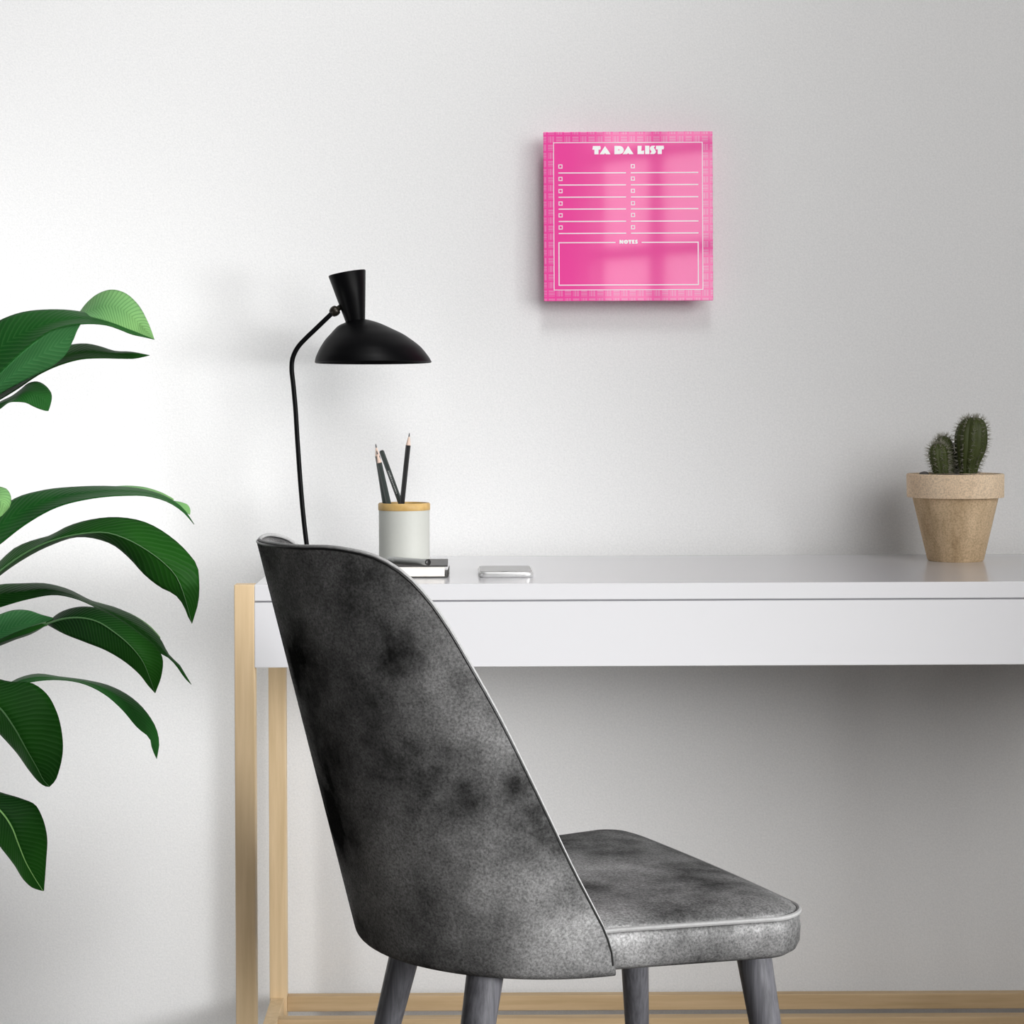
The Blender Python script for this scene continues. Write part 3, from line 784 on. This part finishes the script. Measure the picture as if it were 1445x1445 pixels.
for i in range(len(vs)):
    a_, b_ = vs[i], vs[(i + 1) % len(vs)]
    for k in range(n): bm.faces.new((a_[k], a_[(k + 1) % n], b_[(k + 1) % n], b_[k]))
link('pot_rim', bm, M['clay_rim'], cac, sharp=40)
bm = bmesh.new()
zs = zrim - 0.004
lathe(bm, [(ru - 0.009, zlip + 0.003), (rt - 0.0078, zs - 0.001), (rt * 0.6, zs + 0.0015), (0.01, zs + 0.003)], (pxc, YP, 0), 48)
link('soil', bm, M['soil'], cac)
for px, dy, r in ((1302, -0.01, 0.0058), (1337.5, -0.047, 0.0055), (1318, -0.035, 0.004), (1330, -0.05, 0.004)):
    x = pxc + (px - 1348) * sc
    bm = bmesh.new(); bmesh.ops.create_icosphere(bm, subdivisions=2, radius=r)
    for v in bm.verts:
        v.co = Vector((v.co.x * 1.25, v.co.y, v.co.z * 0.75)) * (1 + 0.08 * math.sin(v.co.x * 900 + v.co.y * 700)) + Vector((x, YP + dy, zs + 0.0015 + (0.002 if px == 1302 else 0)))
    link('pebble', bm, M['pebble'], cac)
def cactus(prof_px, Y, nr, spines, seed, depth_k=0.9):
    """prof_px: (y, xl, xr) from base to crown"""
    rnd = random.Random(seed)
    pr = [(v.x, v.y, v.z) for v in catmull(prof_px, 30)]
    bm = bmesh.new()
    nn = nr * 8
    rs = []; ctr = []
    s_ = (Y - CAM.y) / F
    for y, xl, xr in pr:
        c_ = PY((xl + xr) / 2, y, Y); r_ = (xr - xl) / 2 * s_
        ctr.append((c_, r_))
        rs.append([c_ + Vector((math.cos(a), math.sin(a) * depth_k, 0)) * r_ * (0.92 + 0.08 * abs(math.cos(a * nr / 2))) for a in [2 * math.pi * k / nn for k in range(nn)]])
    rings(bm, rs)
    o = link('cactus_stem', bm, M['cactus'], cac)
    bm = bmesh.new()
    for k in range(nr):
        a = 2 * math.pi * k / nr
        for j in range(spines):
            t = (j + rnd.random() * 0.6) / spines * (len(ctr) - 1.01)
            i = int(t); f = t - i
            c_ = ctr[i][0].lerp(ctr[i + 1][0], f); r_ = ctr[i][1] * (1 - f) + ctr[i + 1][1] * f
            sl = (ctr[i][1] - ctr[i + 1][1]) / max((ctr[i + 1][0].z - ctr[i][0].z), 1e-4)
            base = c_ + Vector((math.cos(a), math.sin(a) * depth_k, 0)) * r_
            nrm = Vector((math.cos(a), math.sin(a), max(-0.6, min(3, sl)))).normalized()
            for q in range(5):
                dd = (nrm + Vector((rnd.uniform(-.75, .75), rnd.uniform(-.75, .75), rnd.uniform(-.5, .75)))).normalized()
                ln = rnd.uniform(0.006, 0.0105)
                w = 0.00036
                sd = dd.cross(Vector((rnd.random(), rnd.random(), rnd.random()))).normalized(); s2 = dd.cross(sd)
                b3 = [bm.verts.new(base + sd * w * math.cos(x) + s2 * w * math.sin(x)) for x in (0, 2.094, 4.189)]
                tip = bm.verts.new(base + dd * ln)
                for m_ in range(3): bm.faces.new((b3[m_], b3[(m_ + 1) % 3], tip))
    sp2 = link('spines', bm, M['spine'], o, smooth=False)
    sp2['kind'] = 'stuff'
    return o
cactus([(668, 1352.5, 1379), (655, 1350.5, 1382.5), (640, 1348.5, 1389.5), (625, 1347.3, 1393.2), (612, 1348.2, 1393.4), (602, 1351.5, 1392), (595, 1356, 1389), (590.5, 1362, 1384), (588.8, 1367, 1376)], YP - 0.004, 11, 16, 1)
cactus([(668, 1316.5, 1338.5), (658, 1314, 1338.5), (648, 1311.3, 1338), (638, 1310.4, 1337), (631, 1312.5, 1334), (626.5, 1317, 1330), (624.8, 1321, 1327)], YP - 0.018, 9, 12, 2)
cactus([(668, 1334, 1352), (650, 1327, 1350), (638, 1322, 1347.5), (628, 1319.5, 1345.5), (621, 1321, 1342), (616.5, 1325, 1337), (615.2, 1329, 1333)], YP + 0.012, 9, 12, 3)

# ------------------------------------------------------------------ tall leafy plant
plant = thing('potted_plant', 'tall houseplant with long arching glossy green leaves left of the desk', 'houseplant', (-1.02, 0.12, 0))
CROWN = Vector((-1.02, 0.12, 0.30))
def strip(bm, uvl, Apx, Mpx, Bpx, Yf, dA, dM, dB, mat, N=44, K=14, flip=False):
    a, m_, b = [catmull([(x, y, 0) for x, y in q], N) for q in (Apx, Mpx, Bpx)]
    rows = []; mids = []
    for i in range(N):
        u = i / (N - 1)
        row = []
        for k in range(K + 1):
            v = -1 + 2 * k / K
            if v <= 0: t = -v; p = m_[i].lerp(a[i], t); de = dM + (dA - dM) * t ** 1.3; 
            else: t = v; p = m_[i].lerp(b[i], t); de = dM + (dB - dM) * t ** 1.3
            de *= min(1.0, 4 * (1 - u)) if u > 0.75 else 1.0
            row.append((bm.verts.new(PY(p.x, p.y, Yf(u) + de)), (u, v)))
        rows.append(row); mids.append(PY(m_[i].x, m_[i].y, Yf(u) + dM * (min(1.0, 4 * (1 - u)))))
    for r0, r1 in zip(rows, rows[1:]):
        for k in range(K):
            q = (r0[k], r0[k + 1], r1[k + 1], r1[k])
            try: f = bm.faces.new([w[0] for w in q])
            except ValueError: continue
            f.material_index = mat
            for lp_, w in zip(f.loops, q): lp_[uvl].uv = w[1]
    return mids
LM = [M['leaf'], M['leaf_soft'], M['leaf_pale'], M['leaf_mid']]
def leaf(strips, root, rib=None, ribmat='rib', label=None):
    bm = bmesh.new(); uvl = bm.loops.layers.uv.new('UVMap')
    mids = None
    for s in strips:
        m_ = strip(bm, uvl, **s)
        if mids is None: mids = m_
    me = bpy.data.meshes.new('leaf'); bm.to_mesh(me); bm.free()
    for m in LM: me.materials.append(m)
    for p in me.polygons: p.use_smooth = True
    o = bpy.data.objects.new('leaf', me); COL.objects.link(o); o.parent = plant
    bpy.context.view_layer.update(); me.transform(plant.matrix_world.inverted())
    sd = o.modifiers.new('thickness', 'SOLIDIFY'); sd.thickness = 0.0009; sd.offset = 0
    if label: o['label'] = label
    if rib:
        bm = bmesh.new()
        k0 = 0
        pts = [p + Vector((0, -0.0012, 0)) for p in mids]
        tube(bm, pts, [rib * (1 - 0.8 * i / len(pts)) for i in range(len(pts))], 8)
        link('midrib', bm, M[ribmat], o)
    # stalk down to the crown
    a = mids[0]; a2 = mids[3]
    bm = bmesh.new()
    tg = (a - a2).normalized()
    c1 = a + tg * 0.12
    c2 = CROWN + Vector((0, 0, 0.25 * (0.4 + a.z)))
    pts = []
    for i in range(25):
        t = i / 24
        pts.append(a * (1 - t) ** 3 + c1 * 3 * t * (1 - t) ** 2 + c2 * 3 * t * t * (1 - t) + CROWN * t ** 3)
    tube(bm, pts, [0.003 + 0.005 * i / 24 for i in range(25)], 8)
    link('leaf_stalk', bm, M['stalk'], plant)
    return o
def Yc(y0, arch, y1=None):
    y1 = y0 if y1 is None else y1
    return lambda u: y0 + (y1 - y0) * u - arch * math.sin(math.pi * u)
EXT = -110
# top leaf: dark upper half, softer lower half, pale folded tip
leaf([
 dict(Apx=[(EXT, 600), (-60, 510), (0, 452), (30, 441), (65, 437), (115, 440), (158, 453), (188, 467), (218, 479)], Mpx=[(EXT, 604), (-60, 560), (0, 490), (40, 466), (75, 455), (115, 449), (155, 457), (187, 470), (218, 479)], Bpx=[(EXT, 608), (-50, 575), (0, 527), (40, 490), (75, 466), (115, 457.5), (150, 459), (185, 471), (218, 479)], Yf=Yc(0.12, 0.0), dA=0.05, dM=0.02, dB=-0.01, mat=3),
 dict(Apx=[(EXT, 608), (-50, 575), (0, 527), (40, 490), (75, 466), (100, 459.5), (114, 457.5)], Mpx=[(EXT, 612), (-50, 590), (0, 543), (40, 512), (75, 490), (98, 475), (109, 466)], Bpx=[(EXT, 616), (-50, 600), (0, 556), (48, 530), (78, 514), (93, 500), (104, 478)], Yf=Yc(0.12, 0.0), dA=-0.01, dM=0.01, dB=0.03, mat=1),
 dict(Apx=[(112, 441), (122, 428), (138, 415), (157, 409), (175, 413), (193, 428), (206, 449), (214, 468), (217.5, 478.5)], Mpx=[(115, 443), (130, 438), (147, 432), (163, 433), (180, 442), (196, 456), (206, 467), (213, 474), (217.5, 478.5)], Bpx=[(117, 446), (135, 449), (152, 455), (165, 462), (178, 469), (190, 473), (200, 475), (209, 477), (217.5, 479)], Yf=Yc(0.15, 0.0, 0.12), dA=0.05, dM=0.02, dB=0.0, mat=2),
], None, None, label='large leaf with a pale folded tip')
# the dark leaf just below it
leaf([dict(Apx=[(EXT, 610), (-40, 575), (20, 530), (60, 503), (100, 486.5), (122, 485), (145, 490), (160, 495), (185, 496.5), (211, 501.5)], Mpx=[(EXT, 614), (-40, 580), (20, 542), (60, 515), (100, 500), (125, 496), (150, 498), (170, 499), (190, 499), (211, 501.5)], Bpx=[(EXT, 618), (-40, 586), (20, 552), (60, 526), (88, 514), (115, 507), (145, 505.5), (170, 506), (190, 506), (211, 501.5)], Yf=Yc(0.21, 0.0), dA=0.03, dM=0.0, dB=-0.02, mat=0)], None)
# small rounded leaf
leaf([dict(Apx=[(-60, 610), (0, 567), (18, 558), (30, 549), (40, 541), (52, 538.5), (65, 545), (72.5, 556), (70.5, 573), (68, 580)], Mpx=[(-60, 612), (0, 570), (18, 564), (30, 558), (42, 556), (52, 558), (60, 562), (65, 567), (68, 574), (68, 580)], Bpx=[(-60, 616), (0, 577), (14, 567.5), (25, 567), (37, 568.5), (46, 573), (55, 577), (61, 579), (65, 580), (68, 580)], Yf=Yc(0.16, 0.0), dA=0.03, dM=0.0, dB=-0.01, mat=3)], None)
# bright leaf tip at the frame edge
leaf([dict(Apx=[(EXT, 720), (-60, 688), (-20, 680), (0, 687), (9, 690), (15.5, 702), (14, 714), (8, 722), (2, 728)], Mpx=[(EXT, 735), (-60, 720), (-20, 705), (-6, 704), (2, 707), (6, 713), (5, 720), (2, 728)], Bpx=[(EXT, 750), (-60, 745), (-20, 736), (-8, 733), (-3, 731), (2, 728)], Yf=Yc(0.02, 0.0), dA=0.03, dM=0.0, dB=0.0, mat=2)], None, label='bright pale green leaf tip')
# long slender leaf
leaf([dict(Apx=[(EXT, 850), (-50, 780), (0, 718), (20, 704), (60, 692), (110, 686.8), (165, 686.5), (205, 691), (235, 701), (258, 717), (274, 740)], Mpx=[(EXT, 855), (-50, 795), (0, 742), (30, 722), (65, 707), (110, 697), (165, 692.5), (205, 696), (235, 706), (258, 722), (274, 740)], Bpx=[(EXT, 860), (-50, 805), (0, 768), (35, 741), (80, 716), (130, 703.5), (175, 699.5), (210, 700.5), (240, 710), (260, 724), (274, 740)], Yf=Yc(0.12, 0.03), dA=0.05, dM=0.02, dB=-0.01, mat=3),
 dict(Apx=[(155, 687), (180, 685.6), (205, 688), (225, 694), (245, 704)], Mpx=[(155, 687.2), (180, 686.3), (205, 689.3), (225, 695.6), (245, 705)], Bpx=[(155, 687.4), (180, 687), (205, 690.6), (225, 697.4), (245, 706)], Yf=Yc(0.155, 0.0, 0.165), dA=0.015, dM=0.007, dB=0.0, mat=2),
 dict(Apx=[(246, 707), (256, 709), (265, 713), (268.5, 720), (268, 726)], Mpx=[(246, 708), (255, 713), (262, 718), (266, 722), (268, 726)], Bpx=[(246, 709), (254, 716), (260, 721), (264.5, 724), (268, 726.5)], Yf=Yc(0.13, 0.0), dA=0.01, dM=0.005, dB=0.0, mat=2)], None, label='slender leaf with a pale upper edge')
# broad arching leaf with strong midrib
leaf([dict(Apx=[(EXT, 900), (-40, 830), (0, 792), (20, 774), (45, 763), (70, 756), (95, 743), (130, 733), (165, 730), (205, 737), (240, 757), (265, 780), (278, 798), (281, 822), (280, 848), (271, 880)], Mpx=[(EXT, 905), (-40, 842), (0, 806), (30, 784), (60, 768), (90, 758), (120, 752.5), (150, 751.5), (180, 761), (207, 776), (230, 793), (248, 812), (258, 834), (265, 857), (271, 880)], Bpx=[(EXT, 910), (-40, 850), (0, 812), (30, 791), (70, 770), (113, 757.5), (135, 760), (160, 769), (182, 787), (205, 812), (227, 829), (248, 840), (260, 856), (265, 869), (271, 880)], Yf=Yc(0.06, 0.03), dA=0.03, dM=0.0, dB=0.02, mat=0)], None, 0.0016)
# leaf with curled thin tip
leaf([dict(Apx=[(EXT, 890), (-40, 838), (0, 825), (30, 823.5), (65, 823.5), (95, 831), (130, 848), (165, 858), (200, 876), (225, 900), (240, 926), (253, 938), (262, 953), (270, 966)], Mpx=[(EXT, 895), (-40, 856), (0, 840), (30, 836), (65, 832), (95, 838), (130, 853), (165, 868), (200, 890), (222, 910), (239, 927.5), (251, 939), (261, 955), (270, 966)], Bpx=[(EXT, 900), (-40, 870), (0, 857), (40, 845.5), (80, 839.5), (110, 846), (140, 860), (170, 879), (203, 906), (225, 921), (239, 929), (250, 941), (261, 957), (270, 966)], Yf=Yc(0.2, 0.02), dA=0.04, dM=0.01, dB=0.0, mat=0),
 dict(Apx=[(138, 850), (165, 858.5), (190, 869), (212, 884), (226, 899)], Mpx=[(138, 850.8), (165, 859.8), (190, 870.8), (211, 886), (226, 900.5)], Bpx=[(138, 851.6), (165, 861), (190, 872.6), (210, 888), (226, 902)], Yf=Yc(0.228, 0.0, 0.237), dA=0.015, dM=0.007, dB=0.0, mat=2)], None, label='leaf with a pale upper edge and thread thin tip')
# twisted leaf: soft underside part and dark drooping part
leaf([dict(Apx=[(66, 880), (82, 866), (105, 857.5), (132, 857), (165, 871), (200, 895), (222, 914), (229, 928), (228, 952), (219, 978)], Mpx=[(66, 880), (90, 873), (112, 871.5), (135, 876), (163, 893), (185, 912), (202, 934), (211, 955), (219, 978)], Bpx=[(66, 881), (90, 894), (120, 906), (150, 918), (178, 935), (200, 955), (209, 967), (219, 978)], Yf=Yc(0.10, 0.02), dA=0.02, dM=0.0, dB=0.015, mat=0),
 dict(Apx=[(EXT, 925), (-40, 885), (0, 867), (20, 861), (40, 861.5), (60, 868), (76, 872)], Mpx=[(EXT, 930), (-40, 905), (0, 893), (20, 884), (40, 879), (60, 877), (76, 873)], Bpx=[(EXT, 935), (-40, 918), (0, 904), (20, 893), (45, 884.5), (65, 879), (76, 874)], Yf=Yc(0.11, 0.0), dA=0.03, dM=0.0, dB=-0.01, mat=1),
 dict(Apx=[(-40, 916), (0, 902), (20, 893), (45, 884), (65, 878), (76, 873)], Mpx=[(-40, 920), (0, 906), (20, 899), (42, 892), (62, 883), (76, 873)], Bpx=[(-40, 924), (0, 911), (20, 903), (45, 894), (62, 884), (76, 873)], Yf=Yc(0.10, 0.0), dA=0.0, dM=-0.005, dB=0.01, mat=0)], None, 0.0013)
# thin arching leaf
leaf([dict(Apx=[(EXT, 1040), (-40, 1000), (0, 974), (20, 960), (50, 951), (85, 955), (120, 959.5), (155, 968), (185, 984), (208, 1007), (222, 1033), (224.5, 1048), (221, 1071)], Mpx=[(EXT, 1043), (-40, 1003), (0, 977), (20, 964), (50, 956), (85, 957.5), (118, 962), (150, 974), (178, 994), (200, 1019), (212, 1040), (218, 1054), (221, 1071)], Bpx=[(EXT, 1046), (-40, 1007), (0, 980), (20, 969), (50, 961.5), (85, 959.5), (118, 965), (148, 980), (172, 1001), (195, 1028), (212, 1043), (214.5, 1056), (221, 1071)], Yf=Yc(0.14, 0.02), dA=0.03, dM=0.0, dB=-0.01, mat=3)], None)
# broad leaf facing the camera
leaf([dict(Apx=[(EXT, 1000), (-60, 960), (-20, 955), (15, 962), (45, 964), (65, 978), (79, 1002), (87, 1032), (88.5, 1062), (84, 1085), (77, 1103), (70, 1110)], Mpx=[(EXT, 1002), (-60, 970), (-20, 985), (0, 999), (20, 1026), (38, 1058), (54, 1086), (62, 1101), (70, 1110)], Bpx=[(EXT, 1004), (-60, 985), (-20, 1015), (0, 1036), (25, 1064), (42, 1088), (57, 1105), (64, 1109.5), (70, 1110)], Yf=Yc(0.0, 0.03), dA=0.02, dM=0.0, dB=0.03, mat=0)], None, 0.0018)
# lowest leaf
leaf([dict(Apx=[(EXT, 1120), (-60, 1105), (-20, 1110), (0, 1118), (30, 1127), (50, 1136), (59, 1152), (66, 1178), (65, 1215), (62, 1257)], Mpx=[(EXT, 1122), (-60, 1115), (-20, 1128), (0, 1143), (16, 1165), (26, 1190), (37, 1217), (50, 1240), (61, 1257)], Bpx=[(EXT, 1124), (-60, 1130), (-20, 1165), (0, 1194), (20, 1220), (35, 1243), (45, 1252), (60, 1257)], Yf=Yc(0.03, 0.03), dA=0.02, dM=0.0, dB=0.03, mat=0)], None, 0.0018, 'rib_light')
bm = bmesh.new()
lathe(bm, [(0.10, 0.0), (0.105, 0.004), (0.145, 0.29), (0.148, 0.30), (0.138, 0.30), (0.134, 0.285)], (CROWN.x, CROWN.y, 0))
link('planter', bm, M['potclay'], plant)
bm = bmesh.new(); lathe(bm, [(0.1, 0.26), (0.133, 0.284), (0.05, 0.292), (0.005, 0.295)], (CROWN.x, CROWN.y, 0)); link('soil', bm, M['soil'], plant)
